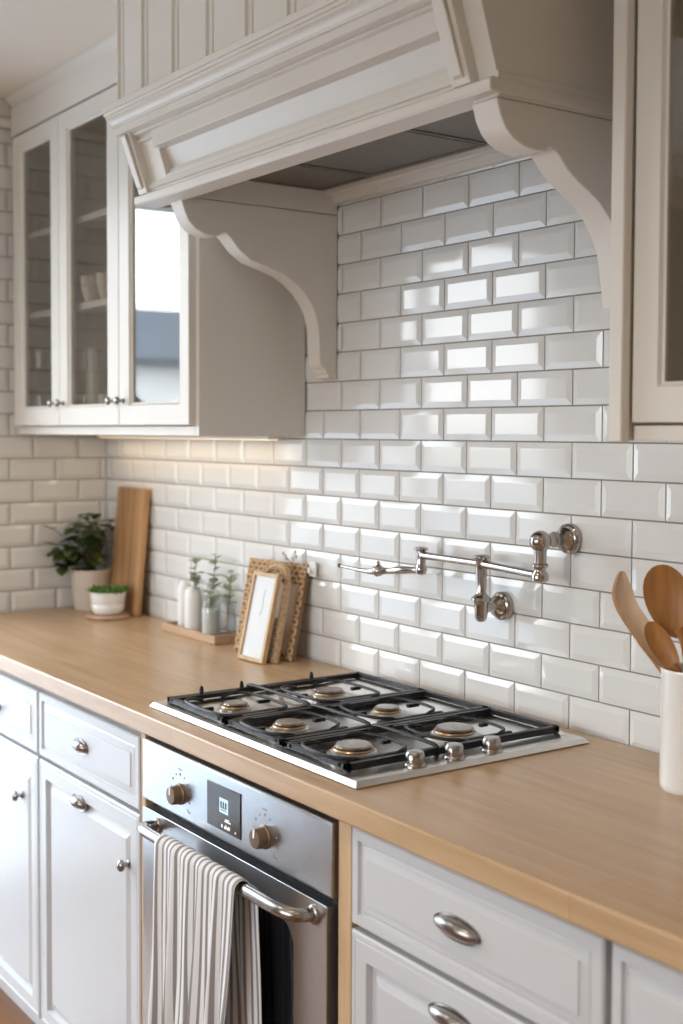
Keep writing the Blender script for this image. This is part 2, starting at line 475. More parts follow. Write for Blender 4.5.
base_cabinet(-1.058, -.487, 'white base cabinet directly left of the oven, with two cup pulls and a knob', None, 'door',
             pulls=[(-.790, .764, .074), (-.805, .628, .074)], knob=(-.541, .557), zd=ZD)
base_cabinet(.286, .842, 'white drawer cabinet just right of the oven and oak strip, two cup pulls', None, 'drawers',
             pulls=[(.556, .777, .098), (.545, .637, .098)], zd=(.699, .858))
base_cabinet(.848, 1.45, 'white drawer cabinet at the bottom right corner of the photo', None, 'drawers', pulls=[(1.15, .777, .098)], zd=(.699, .858))

# oak filler strips either side of the oven
for x0, x1, lab in ((.248, .284, 'light oak filler strip between the oven and the right drawer cabinet'),
                    (-.486, -.466, 'thin oak filler strip between the oven and the left cabinet')):
    bm = BM(); box(bm, x0, x1, -.622, -.05, FL, .868)
    o = obj('filler_strip', bm, M['filler'], None, .002); tag(o, lab, 'filler panel'); place_origin(o, ((x0 + x1) / 2, -.4, FL))

# ------------------------------------------------------------------ worktop
bm = BM(); box(bm, XL + .004, 1.62, -.6465, -.003, .869, Z0)
o = obj('worktop', bm, M['counter'], None, .004)
tag(o, 'long honey oak worktop running under the hob along the tiled wall', 'countertop'); place_origin(o, (-.3, -.33, .869))

# ------------------------------------------------------------------ oven
ov = thing('oven', 'built-in stainless steel oven with striped towel on its handle', 'oven', (-.11, -.3, FL))
OX0, OX1 = -.462, .226
bm = BM(); box(bm, OX0 + .004, .245, -.606, -.03, .10, .860)
obj('body', bm, M['black'], ov)
bm = BM(); prism(bm, [(-.606, .722), (-.626, .722), (-.630, .726), (-.630, .848), (-.626, .852), (-.606, .852)], 'x', OX0, .240)
obj('control_panel', bm, M['steel'], ov, .0015)
bm = BM(); box(bm, -.180, -.054, -.632, -.628, .743, .829)
dp = obj('display', bm, M['display'], ov, .001); dp['label'] = 'dark display panel with small lit symbols'
bm = BM(); x, z = -.114, .792; box(bm, x - .016, x + .016, -.6328, -.632, z - .014, z + .014)
obj('clock_symbol', bm, M['glyph'], dp)
bm = BM()
for k in range(3): box(bm, x - .012 + k * .009, x - .007 + k * .009, -.6334, -.6328, z - .003, z + .008)
for k in range(2): box(bm, x - .012, x + .011, -.6334, -.6328, z - .009 + k * .004, z - .0075 + k * .004)
obj('clock_digits', bm, M['display'], dp)
bm = BM()
box(bm, -.111, -.088, -.6328, -.632, .7635, .7655); box(bm, -.108, -.094, -.6328, -.632, .7672, .7690)
for k, (xx, hh) in enumerate(((-.123, .006), (-.112, .004), (-.108, .007), (-.101, .005), (-.096, .007), (-.073, .003))): box(bm, xx, xx + .004, -.6328, -.632, .750, .750 + hh)
obj('symbols', bm, M['glyphw'], dp)
for kx in (-.293, .030):
    bm = BM(); z = .772
    lathe(bm, [(.0215, -.630), (.0215, -.633), (.0195, -.635), (.0185, -.650), (.017, -.653), (.0, -.654)], (kx, 0, z), 28, 'y')
    k = obj('knob', bm, M['bronze'], ov, sharp=40); k['label'] = 'round bronze oven knob'
    bm = BM(); box(bm, kx - .0015, kx + .0015, -.655, -.650, z + .002, z + .017); obj('pointer', bm, M['glyphw'], k)
for kx in (-.293, .030):
    bm = BM()
    for a in range(-130, 131, 26):
        r_ = .040; cx_, cz_ = kx + r_ * math.sin(R(a)), .772 + r_ * math.cos(R(a))
        s = .0016 if a % 52 else .0024
        box(bm, cx_ - s, cx_ + s, -.6306, -.6299, cz_ - s, cz_ + s)
    box(bm, kx - .008, kx + .006, -.6306, -.6299, .820, .8225); box(bm, kx + .032, kx + .042, -.6306, -.6299, .742, .7445)
    obj('printed_symbols', bm, M['tick'], ov)

def rrect(x0, x1, z0, z1, r, n=6):
    P = []
    for cx_, cz_, a0 in ((x1 - r, z1 - r, 0), (x0 + r, z1 - r, 90), (x0 + r, z0 + r, 180), (x1 - r, z0 + r, 270)):
        for k in range(n + 1):
            a = R(a0 + 90 * k / n); P.append((cx_ + r * math.cos(a), cz_ + r * math.sin(a)))
    return P
def framed_plate(bm, outer, inner, y0, y1, mi=0):
    """plate with a hole: outer and inner outlines have the same number of points"""
    n = len(outer)
    F = [[bm.verts.new((p[0], y, p[1])) for p in q] for q in (outer, inner) for y in (y0, y1)]
    for a, b in ((0, 2), (1, 3), (0, 1), (2, 3)):
        for k in range(n): face(bm, [F[a][k], F[a][(k + 1) % n], F[b][(k + 1) % n], F[b][k]], mi)
    return bm
bm = BM(); framed_plate(bm, rrect(OX0, OX1, .12, .706, .004), rrect(-.372, .124, .205, .643, .045), -.630, -.606)
dr = obj('door', bm, M['steel'], ov, .0012)
bm = BM(); box(bm, -.378, .130, -.624, -.618, .200, .650); g = obj('door_glass', bm, M['blackglass'], dr); g['label'] = 'black glass oven window'
bm = BM()
for s, xe in ((1, -.392), (-1, .190)):
    tube(bm, smooth_path([(xe, -.629, .682), (xe, -.645, .684), (xe + s * .006, -.664, .686), (xe + s * .028, -.676, .688), (xe + s * .06, -.678, .688)], 5), .0115, 14)
    lathe(bm, [(.017, -.630), (.017, -.634), (.0135, -.637)], (xe, 0, .682), 18, 'y')
tube(bm, [(-.335, -.678, .688), (.135, -.678, .688)], .0115, 14)
obj('handle', bm, M['nickel'], dr, sharp=60)
bm = BM(); box(bm, OX0, .240, -.618, -.03, .02, .112); obj('base_panel', bm, M['steel'], ov, .002)

# ------------------------------------------------------------------ towel over the oven handle
def towel():
    bm = BM(); uvl = bm.loops.layers.uv.new('UVMap')
    NU, cols = 120, []
    yb, zb, rr = -.678, .688, .0155
    path = []                        # (dist along, base y, z, depth factor)
    zf = .345
    for k in range(31): path.append((yb - rr - .004 * (1 - k / 30), zf + (zb - zf) * k / 30, 1 - k / 30, 0))
    for k in range(1, 8):
        a = PI - PI * k / 8; path.append((yb + rr * math.cos(a), zb + rr * math.sin(a), 0, 0))
    for k in range(0, 26): path.append((yb + rr + .004, zb - (zb - .36) * k / 25, k / 25, 1))
    grid = []
    for i, (y, z, s, back) in enumerate(path):
        row = []
        for j in range(NU + 1):
            u = j / NU
            w = .308 - .030 * s
            x = -.272 + .012 * s + u * w + back * (.012 + .035 * s * u)
            amp = (.0035 + .016 * s)
            f = math.sin(u * 2 * PI * 5.3 + .6 + back * 1.4) + .45 * math.sin(u * 2 * PI * 9.1 + 1.2 * s + back) + .3 * math.sin(u * 31 + z * 9)
            yy = y - (1 if not back else -.35) * amp * (f * .5 + .45)
            if back: yy = min(yy, -.636)
            x += .004 * s * math.sin(u * 19 + z * 14)
            zz = z + (.010 * math.sin(u * 5) * s if s > .97 else 0) - .018 * s * (1 - u)
            row.append((bm.verts.new((x, yy, zz)), u + back * .02))
        grid.append(row)
    for i in range(len(grid) - 1):
        for j in range(NU):
            q = [grid[i][j], grid[i][j + 1], grid[i + 1][j + 1], grid[i + 1][j]]
            f = face(bm, [p[0] for p in q])
            if f:
                for lp, p in zip(f.loops, q): lp[uvl].uv = (p[1], i / 60)
    o = obj('tea_towel', bm, M['towel'], None, sharp=80)
    so = o.modifiers.new('thickness', 'SOLIDIFY'); so.thickness = .0022; so.offset = 1
    return o
o = towel(); tag(o, 'white tea towel with grey-brown stripes hanging from the oven handle', 'towel'); place_origin(o, (-.13, -.69, .345))

# ------------------------------------------------------------------ gas hob
HX0, HX1, HY0, HY1, HZ = -.482, .272, -.604, -.058, .922
hob = thing('gas_hob', 'stainless steel six-burner gas hob with black iron grates set on the worktop', 'stove', (-.105, -.33, Z0))
bm = BM()
rings = []
for ins, z in ((.004, Z0 + .0003), (0, Z0 + .0015), (0, Z0 + .003), (.0070, HZ), (.028, HZ), (.032, HZ - .002)):
    rings.append([bm.verts.new((x, y, z)) for x, y in ((HX0 + ins, HY0 + ins), (HX1 - ins, HY0 + ins), (HX1 - ins, HY1 - ins), (HX0 + ins, HY1 - ins))])
for A, B in zip(rings, rings[1:]):
    for k in range(4): face(bm, [A[k], A[(k + 1) % 4], B[(k + 1) % 4], B[k]])
face(bm, rings[-1]); face(bm, rings[0][::-1])
obj('hob_plate', bm, M['hobsteel'], hob, .001)
BUR = [(-.300, -.498, .031), (-.094, -.498, .035), (.118, -.498, .040), (-.300, -.262, .036), (-.094, -.262, .031), (.118, -.262, .042)]
for bx, by, br in BUR:
    bm = BM(); zz = HZ - .002
    lathe(bm, [(br + .016, zz), (br + .014, zz + .002), (br + .005, zz + .003), (br + .003, zz + .004), (br + .002, zz + .009), (br - .001, zz + .0105), (0, zz + .0105)], (bx, by, 0), 32)
    b = obj('burner', bm, M['hobsteel'], hob, sharp=30)
    bm = BM(); lathe(bm, [(br - .003, zz + .0105), (br - .001, zz + .012), (br - .003, zz + .0145), (br - .006, zz + .0145)], (bx, by, 0), 32)
    obj('burner_ring', bm, M['brass'], b, sharp=30)
    bm = BM(); lathe(bm, [(br - .007, zz + .0145), (br - .005, zz + .0175), (br - .008, zz + .0205), (0, zz + .0215)], (bx, by, 0), 32)
    obj('burner_cap', bm, M['cap'], b, sharp=30)
GT = .9355
GY0, GY1 = -.580, -.078
for (gx0, gx1), pair in (((-.446, -.203), (0, 3)), ((-.197, .008), (1, 4)), ((.014, .212), (2, 5))):
    bm = BM(); bw, bh = .0115, .0105
    box(bm, gx0, gx1, GY0, GY0 + bw, GT - bh, GT); box(bm, gx0, gx1, GY1 - bw, GY1, GT - bh, GT)
    box(bm, gx0, gx0 + bw, GY0, GY1, GT - bh - .002, GT); box(bm, gx1 - bw, gx1, GY0, GY1, GT - bh - .002, GT)
    tube(bm, smooth_path([(gx0 + .004, -.380, GT - .004), (gx0 + .02, -.380, GT + .005), (gx1 - .02, -.380, GT + .005), (gx1 - .004, -.380, GT - .004)], 4), .0042, 8)
    for xx in (gx0 + .004, gx1 - .005):
        for yy in (GY0 + .006, -.38, GY1 - .006): box(bm, xx - .004, xx + .004, yy - .004, yy + .004, HZ - .002, GT - .008)
    for pi in pair:
        bx, by, br = BUR[pi]
        x0, x1 = gx0 + bw + .006, gx1 - bw - .006
        hy = .082
        # heavy bars beside the burner, front to back
        for sx in (x0 + .004, x1 - .004):
            box(bm, sx - .0045, sx + .0045, by - hy, by + hy * .95, GT - .008, GT + .0005)
        # thin loop round the burner, dipping to the plate at both ends
        cw = (x1 - x0) / 2 - .006
        for sg in (-1, 1):
            yy = by + sg * hy
            tube(bm, smooth_path([(bx - cw, by + sg * .022, GT - .006), (bx - cw, by + sg * .045, GT), (bx - cw + .012, yy - sg * .014, GT + .002), (bx - cw + .034, yy - sg * .004, GT + .002), (bx, yy, GT + .002),
                                  (bx + cw - .034, yy - sg * .004, GT + .002), (bx + cw - .012, yy - sg * .014, GT + .002), (bx + cw, by + sg * .045, GT), (bx + cw, by + sg * .022, GT - .010)], 4), .0034, 8)
            box(bm, bx - .004, bx + .004, min(yy, yy - sg * (hy - br - .022)), max(yy, yy - sg * (hy - br - .022)), GT - .005, GT + .002)
    g = obj('grate', bm, M['iron'], hob, .0012, sharp=40)
for x, y in ((-.441, -.500), (-.441, -.400), (-.441, -.215)):
    bm = BM(); lathe(bm, [(.0045, GT - .002), (.0050, GT + .006), (.0030, GT + .014), (0, GT + .016)], (x, y, 0), 12)
    obj('grate_stud', bm, M['iron'], hob)
for y in (-.457, -.368, -.280):
    bm = BM(); lathe(bm, [(.0205, HZ), (.0205, HZ + .003), (.0175, HZ + .006), (.0180, HZ + .009), (.0165, HZ + .022), (.014, HZ + .0255), (0, HZ + .0265)], (.243, y, 0), 26)
    obj('control_knob', bm, M['nickel'], hob, sharp=50)['label'] = 'satin metal hob knob'

# ------------------------------------------------------------------ range hood
HL, HR = -.775, .450
hd = thing('range_hood', 'cream painted wooden range hood with scrolled corbels above the hob', 'range hood', (-.16, -.02, 2.03))
prof_side = [(-.003, 2.022), (-.465, 2.022), (-.467, 2.05), (-.512, 2.19), (-.512, CE - .002), (-.003, CE - .002)]
bm = BM()
prism(bm, [(y, max(z, 2.036)) for y, z in prof_side], 'x', HL, -.647)
prism(bm, prof_side, 'x', .390, HR)
box(bm, -.647, .390, -.512, -.003, 2.135, CE - .002)
obj('hood_body', bm, M['paint'], hd, .0015)
# underside: liner frame and filters
bm = BM()
box(bm, -.6465, .3895, -.452, -.0035, 2.100, 2.134)
box(bm, -.6465, .3895, -.020, -.001, 2.061, 2.100); box(bm, -.6465, .3895, -.040, -.020, 2.080, 2.100)
obj('liner', bm, M['paint'], hd, .002)
for x0, x1 in ((-.645, -.437), (-.431, -.043), (-.037, .388)):
    bm = BM(); box(bm, x0, x1, -.440, -.052, 2.092, 2.0995)
    f = obj('grease_filter', bm, M['filtersteel'], hd, .001); f['label'] = 'dark ribbed metal grease filter'
    bm = BM()
    for a, b, c_, d in ((x0, x0 + .010, -.440, -.052), (x1 - .010, x1, -.440, -.052), (x0 + .01, x1 - .01, -.440, -.430), (x0 + .01, x1 - .01, -.062, -.052)):
        box(bm, a, b, c_, d, 2.089, 2.0925)
    obj('filter_frame', bm, M['filtersteel'], f)
# front: inset slanted panel with cove above and stepped moulding below
fx0, fx1 = -.765, .408
fp = [(-.430, 2.178), (-.522, 2.178), (-.522, 2.173), (-.508, 2.171), (-.504, 2.166), (-.510, 2.164), (-.510, 2.158), (-.503, 2.156), (-.499, 2.150), (-.488, 2.149),
      (-.460, 2.095), (-.467, 2.093), (-.468, 2.083), (-.474, 2.081), (-.474, 2.072), (-.480, 2.069), (-.481, 2.058), (-.476, 2.056), (-.476, 2.046), (-.430, 2.046)]
bm = BM(); prism(bm, fp, 'x', fx0 + .04, fx1 - .04)
obj('front_panel', bm, M['paint'], hd, sharp=25)
bm = BM(); prism(bm, [(-.430, 2.048), (-.484, 2.048), (-.490, 2.044), (-.490, 2.030), (-.486, 2.026), (-.430, 2.026)], 'x', -.783, .458)
box(bm, .450, .458, -.430, -.003, 2.026, 2.045); box(bm, .450, .454, -.470, -.003, 2.045, 2.060)
obj('lower_moulding', bm, M['paint'], hd, .001)
for x0, x1 in ((fx0, fx0 + .043), (fx1 - .045, fx1)):
    bm = BM()
    prism(bm, [(-.430, 2.190), (-.534, 2.190), (-.532, 2.180), (-.486, 2.0485), (-.430, 2.0485)], 'x', x0, x1)
    prism(bm, [(-.5336, 2.178), (-.5376, 2.172), (-.4975, 2.062), (-.489, 2.058)], 'x', x0 + .010, x1 - .010)
    obj('end_bracket', bm, M['paint'], hd, .0015)
crown = [(-.500, 2.1785), (-.543, 2.1785), (-.545, 2.180), (-.545, 2.193), (-.551, 2.1935), (-.551, 2.200), (-.554, 2.205), (-.559, 2.209), (-.566, 2.2115), (-.566, 2.217), (-.571, 2.2175), (-.572, 2.223), (-.577, 2.2235), (-.578, 2.236), (-.576, 2.238), (-.545, 2.244), (-.500, 2.244)]
bm = BM(); prism(bm, crown, 'x', -.772, .47); obj('crown_moulding', bm, M['paint'], hd, sharp=22)
# chimney breast with vertical grooves
gx = [-.765, -.643, -.498, -.348, -.192, -.041, .11, .26, .41]
bm = BM()
def groove_front(x0, x1):
    pts = [(x0, -.513), (x0, -.530)]
    for g in gx:
        w = .0180
        if g - w > x0 and g + w < x1:
            pts += [(g - w, -.530), (g - w + .002, -.5235), (g - .005, -.5235), (g - .003, -.5275), (g + .003, -.5275), (g + .005, -.5235), (g + w - .002, -.5235), (g + w, -.530)]
    return pts + [(x1, -.530), (x1, -.513)]
prism(bm, groove_front(-.788, .45), 'z', 2.2445, CE - .002)
obj('breast_panel', bm, M['paint'], hd, sharp=20)
LP = [(-.003, 2.0345), (-.438, 2.0345), (-.438, 2.026), (-.428, 2.000), (-.418, 1.980), (-.400, 1.964), (-.376, 1.954), (-.350, 1.952), (-.338, 1.954), (-.330, 1.961), (-.321, 1.962), (-.308, 1.952),
      (-.285, 1.926), (-.251, 1.903), (-.191, 1.886), (-.160, 1.876), (-.132, 1.861), (-.105, 1.840), (-.082, 1.813), (-.068, 1.788), (-.060, 1.755), (-.056, 1.700), (-.054, 1.668), (-.046, 1.657),
      (-.036, 1.652), (-.036, 1.646), (-.030, 1.640), (-.030, 1.632), (-.003, 1.630)]
bm = BM(); prism(bm, LP, 'x', -.700, -.647); obj('corbel', bm, M['paint'], hd, .002)
RP = [(-.003, 2.0205), (-.468, 2.0205), (-.460, 1.995), (-.448, 1.975), (-.432, 1.962), (-.410, 1.953), (-.385, 1.949), (-.362, 1.951), (-.352, 1.958), (-.342, 1.957), (-.330, 1.946),
      (-.312, 1.927), (-.290, 1.912), (-.262, 1.897), (-.238, 1.882), (-.215, 1.862), (-.197, 1.838), (-.182, 1.812), (-.174, 1.78), (-.168, 1.745), (-.164, 1.715), (-.158, 1.709), (-.003, 1.709)]
bm = BM(); prism(bm, RP, 'x', .390, .449); obj('corbel', bm, M['paint'], hd, .002)

# ------------------------------------------------------------------ left glazed wall cabinets
YC = -.314
wc = thing('glass_wall_cabinet', 'long cream wall cabinet with three glazed doors left of the hood', 'cabinet', (-1.39, -.16, 1.487))
CX0, CX1, CZ0 = -2.004, -.790, 1.487
bm = BM()
box(bm, CX0, CX1 - .018, YC + .022, -.003, CZ0 + .001, 1.530)                    # bottom
box(bm, CX0, CX1 - .018, YC + .022, -.003, 2.40, 2.425)                   # top
box(bm, CX1 - .018, CX1, YC + .0, -.003, CZ0, 2.55)                # right side
box(bm, -1.625, -1.607, YC + .03, -.003, 1.530, 2.40)              # divider
obj('carcass', bm, M['paint'], wc, .0015)
bm = BM()
box(bm, CX0, CX1 - .018, YC, YC + .021, CZ0, 1.512); box(bm, CX1 - .044, CX1 - .0185, YC, YC + .021, 1.512, 2.425)
box(bm, CX0, CX0 + .012, YC, YC + .021, 1.512, 2.425)
obj('face_frame', bm, M['paint'], wc, .002)
bm = BM(); box(bm, CX0, CX1 - .019, YC - .018, YC + .02, 2.434, CE - .032)
prism(bm, [(YC + .02, CE - .032), (YC - .012, CE - .032), (YC - .016, CE - .022), (YC - .030, CE - .010), (YC - .034, CE - .001), (YC + .02, CE - .001)], 'x', CX0, CX1 - .019)
box(bm, CX0, CX1 - .019, YC + .004, YC + .02, 2.425, 2.434)
obj('frieze', bm, M['paint'], wc, .0015)
for z in (1.852, 2.104):
    for x0, x1 in ((CX0 + .004, -1.628), (-1.604, -1.222), (-1.198, CX1 - .022)):
        bm = BM(); box(bm, x0, x1, -.300, -.003, z, z + .020); obj('shelf', bm, M['paint'], wc, .002)
bm = BM(); box(bm, -1.219, -1.201, YC + .03, -.003, 1.530, 2.40); obj('divider', bm, M['paint'], wc)

def glazed_door(x0, x1, z0, z1, y, parent, knobs, sl=.046, sr=.046, top=.055, bot=.060, mat='cabglass'):
    bm = BM()
    a0, a1, b0, b1 = x0 + sl, x1 - sr, z0 + bot, z1 - top
    rings = []
    for q, dy in (((x0, x1, z0, z1), .020), ((x0, x1, z0, z1), .002), ((x0 + .002, x1 - .002, z0 + .002, z1 - .002), 0),
                  ((a0 - .008, a1 + .008, b0 - .008, b1 + .008), 0), ((a0 - .004, a1 + .004, b0 - .004, b1 + .004), .006), ((a0, a1, b0, b1), .008), ((a0, a1, b0, b1), .020)):
        rings.append([bm.verts.new((x, y + dy, z)) for x, z in ((q[0], q[2]), (q[1], q[2]), (q[1], q[3]), (q[0], q[3]))])
    for A, B in list(zip(rings, rings[1:])) + [(rings[-1], rings[0])]:
        for k in range(4): face(bm, [A[k], A[(k + 1) % 4], B[(k + 1) % 4], B[k]])
    d = obj('door', bm, M['paint'], parent, sharp=20)
    g = BM(); box(g, a0 - .003, a1 + .003, y + .010, y + .013, b0 - .003, b1 + .003)
    obj('glass_pane', g, M[mat], d)['label'] = 'clear cabinet glass'
    for kx, kz_ in knobs: round_knob(d, kx, kz_, y, .0115)
    return d
YD = -.316
DZ0, DZ1 = 1.514, 2.426
glazed_door(-1.982, -1.6125, DZ0, DZ1, YD - .018, wc, [(-1.640, 1.580)], sl=.074, sr=.067)
glazed_door(-1.6095, -1.2035, DZ0, DZ1, YD - .018, wc, [(-1.583, 1.580), (-1.230, 1.580)], sl=.065, sr=.078)
glazed_door(-1.2005, -.806, DZ0, DZ1, YD - .018, wc, [(-1.175, 1.580)], sl=.068, sr=.055)

# things on its shelves
def on_shelf(name, label, cat, prof, c, mat, group=None, seg=24):
    bm = BM(); lathe(bm, prof, c, seg); o = obj(name, bm, mat, None, sharp=50); tag(o, label, cat, group); place_origin(o, c); return o
CUP = [(.022, 0), (.024, .004), (.034, .04), (.036, .075), (.033, .075), (.031, .04), (.020, .008), (0, .008)]
on_shelf('cup', 'cream cup on the middle shelf behind the second glass door, nearer the divider', 'cup', CUP, (-1.505, -.272, 1.8722), M['plantpot'], 'cups on the middle shelf')
on_shelf('cup', 'cream cup on the middle shelf behind the second glass door, nearer the hood', 'cup', CUP, (-1.405, -.268, 1.8722), M['plantpot'], 'cups on the middle shelf')
on_shelf('tall_vase', 'slim white vase on the bottom of the cabinet behind the second glass door', 'vase',
         [(.022, 0), (.024, .004), (.022, .10), (.020, .215), (.017, .215), (.018, .08), (.018, .01), (0, .01)], (-1.560, -.25, 1.5302), M['ceramic'])
on_shelf('tumbler', 'squat cream tumbler beside the slim white vase in the glazed cabinet', 'cup',
         [(.034, 0), (.037, .004), (.040, .075), (.037, .075), (.033, .01), (0, .01)], (-1.470, -.23, 1.5302), M['plantpot'])
on_shelf('jug', 'round cream jug at the bottom of the leftmost glazed door', 'jug',
         [(.030, 0), (.036, .01), (.048, .05), (.046, .08), (.030, .105), (.032, .115), (.028, .115), (.026, .104), (.040, .07), (.030, .012), (0, .012)], (-1.84, -.19, 1.5302), M['plantpot'])

# ------------------------------------------------------------------ right glazed wall cabinet
rc = thing('glass_wall_cabinet', 'tall cream wall cabinet with glazed door right of the hood, cut by the photo edge', 'cabinet', (.85, -.16, 1.485))
bm = BM()
box(bm, .566, .586, -.312, -.003, 1.487, CE - .002); box(bm, 1.15, 1.17, -.30, -.003, 1.487, CE - .002)
box(bm, .586, 1.15, -.286, -.003, 1.487, 1.507); box(bm, .586, 1.15, -.29, -.003, 2.53, CE - .002); box(bm, .586, 1.15, -.018, -.003, 1.507, 2.53)
obj('carcass', bm, M['paint'], rc, .0015)
bm = BM(); box(bm, .562, .590, -.332, -.3125, 1.485, CE - .002); obj('pilaster', bm, M['paint'], rc, .003)
bm = BM(); box(bm, .591, 1.17, -.306, -.288, 1.487, 1.511); obj('valance', bm, M['paint'], rc, .002)
glazed_door(.592, 1.168, 1.515, 2.54, -.312, rc, [(1.14, 1.58)], sl=.058, sr=.05, bot=.062)
for z in (1.905, 2.155):
    bm = BM(); box(bm, .590, 1.146, -.262, -.020, z, z + .022); obj('shelf', bm, M['paint'], rc, .002)

# ------------------------------------------------------------------ pot filler tap
pf = thing('pot_filler_tap', 'polished nickel folding pot filler tap mounted on the tiles above the hob', 'faucet', (.163, -.009, 1.29))
def joint_flange(c, name='wall_flange'):
    bm = BM(); lathe(bm, [(.030, -.0015), (.030, -.013), (.027, -.016), (.0225, -.018), (.024, -.021), (.022, -.025), (.014, -.029), (.0115, -.034)], (c[0], 0, c[2]), 28, 'y')
    return obj(name, bm, M['chrome'], pf, sharp=50)
F2 = (.163, 0, 1.290); F1 = (-.030, 0, 1.134)
joint_flange(F2); joint_flange(F1)
bm = BM(); yb = -.086
lathe(bm, [(.0125, -.030), (.0115, -.042), (.0155, -.046), (.0155, -.050), (.0115, -.054), (.013, -.070)], (F2[0], 0, F2[2]), 20, 'y')
ellipsoid(bm, (F2[0], yb, F2[2] - .002), .0215, .0215, .0215, None, 20, 12)
lathe(bm, [(.013, 1.276), (.0125, 1.262), (.0125, 1.246), (.0165, 1.243), (.0165, 1.239), (.0125, 1.236), (.0115, 1.231), (.0155, 1.226), (.0175, 1.219), (.0165, 1.212), (.010, 1.208), (0, 1.208)], (F2[0], yb, 0), 22)
obj('valve_body', bm, M['chrome'], pf, sharp=50)
yp = -.066; px_ = -.030
bm = BM()
lathe(bm, [(.0115, -.028), (.011, -.045), (.012, yp)], (F1[0], 0, F1[2]), 20, 'y')
lathe(bm, [(0, 1.246), (.012, 1.2455), (.017, 1.243), (.018, 1.240), (.016, 1.237), (.0125, 1.234), (.0125, 1.212), (.0115, 1.19), (.0105, 1.168), (.0125, 1.163), (.0150, 1.160), (.0205, 1.156), (.0205, 1.150), (.016, 1.147),
           (.0145, 1.140), (.0135, 1.120), (.012, 1.111), (.0075, 1.106), (0, 1.105)], (px_, yp, 0), 24)
obj('support_post', bm, M['chrome'], pf, sharp=50)
bm = BM(); AL = (-.245, -.054, 1.226)
tube(bm, [(F2[0] + .006, yb, 1.2215), (px_, yp, 1.2265), AL], .0082, 14)
lathe(bm, [(.0095, -.006), (.0095, .006)], (AL[0] + .006, AL[1], AL[2]), 16, 'x')
obj('arm', bm, M['chrome'], pf, sharp=50)
bm = BM()
lathe(bm, [(0, 1.245), (.009, 1.2445), (.016, 1.242), (.016, 1.238), (.011, 1.235), (.0115, 1.222), (.010, 1.205), (.0125, 1.200), (.0135, 1.192), (.011, 1.184), (0, 1.181)], (AL[0], AL[1], 0), 20)
B1 = (AL[0], AL[1], 1.192); B2 = (-.378, -.073, 1.180); B3 = (-.505, -.090, 1.181)
tube(bm, smooth_path([B1, (-.275, -.058, 1.190), (-.31, -.063, 1.187), (-.345, -.068, 1.182), B2], 4), [.0085, .0085, .008, .008, .008, .0085, .009, .009, .009, .0085, .008, .0075, .007, .0075, .0085, .010, .011], 12)
obj('elbow_arm', bm, M['chrome'], pf, sharp=50)
bm = BM()
ellipsoid(bm, B2, .0165, .0145, .0135, None, 16, 10); lathe(bm, [(.006, 1.190), (.005, 1.197), (.003, 1.201), (0, 1.203)], (B2[0], B2[1], 0), 12)
for k in range(8):
    a = 2 * PI * k / 8; ellipsoid(bm, (B2[0] + .013 * math.cos(a), B2[1] - .004, B2[2] + .010 * math.sin(a)), .004, .005, .004, None, 8, 5)
tube(bm, smooth_path([B2, (-.405, -.077, 1.176), (-.445, -.083, 1.177), B3], 5), [.0095, .009, .0085, .008, .0075, .007, .0065, .006, .0055, .005, .0048, .0045, .0042, .004, .0038, .0042], 12)
obj('spout', bm, M['chrome'], pf, sharp=50)
bm = BM(); lathe(bm, [(.0045, -.511), (.005, -.509), (.005, -.504), (.004, -.502)], (0, B3[1], B3[2]), 12, 'x'); obj('aerator', bm, M['iron'], pf)['label'] = 'dark nozzle tip'

# ------------------------------------------------------------------ corner plants and cutting board
def leaf(bm, base, d, up, L, W, mi=0, fold=.25, curl=.2):
    """a curved two-sided leaf blade with a folded midrib"""
    d = d.normalized(); s = d.cross(up)
    if s.length < 1e-3: s = d.cross(Vector((1, 0, 0)))
    s.normalize(); n = s.cross(d).normalized(); N_ = 5; rows = []
    for i in range(N_ + 1):
        t = i / N_; w = W * math.sin(PI * min(1, t * .93 + .05)) ** .8 * .5 if 0 < i < N_ else W * .04
        c = base + d * (L * t) - n * (curl * L * t * t)
        rows.append([bm.verts.new(c - s * w + n * fold * w), bm.verts.new(c), bm.verts.new(c + s * w + n * fold * w)])
    for A, B in zip(rows, rows[1:]):
        face(bm, [A[0], A[1], B[1], B[0]], mi); face(bm, [A[1], A[2], B[2], B[1]], mi)

P1 = (-1.932, -.092, Z0 + .0003)
pp = thing('potted_plant', 'dark leafy plant in a plain cream pot in the left corner of the worktop', 'plant', P1)
bm = BM(); lathe(bm, [(.055, 0), (.058, .003), (.070, .128), (.072, .131), (.070, .133), (.066, .133), (.064, .118)], P1, 36)
obj('pot', bm, M['plantpot'], pp, sharp=50)
bm = BM(); lathe(bm, [(.0645, .112), (.064, .119), (.03, .124), (0, .125)], P1, 24); obj('soil', bm, M['soil'], pp)
rr = random.Random(11); bl = BM(); bs = BM()
top = Vector(P1) + Vector((0, 0, .118))
tips = []
for k in range(26):
    a = rr.uniform(0, 2 * PI) if k % 3 else rr.uniform(PI * 1.1, PI * 1.7); sp = rr.uniform(.015, .10); hh = rr.uniform(.05, .17) if k > 6 else rr.uniform(.03, .08)
    e = top + Vector((sp * .8 * math.cos(a), sp * 1.05 * math.sin(a) - .022, hh))
    tips.append((e, a))
    mid = top + Vector((sp * .35 * math.cos(a), sp * .3 * math.sin(a), hh * .6))
    tube(bs, smooth_path([top + Vector((rr.uniform(-.01, .01), rr.uniform(-.01, .01), -.005)), mid, e], 3), .0016, 5)
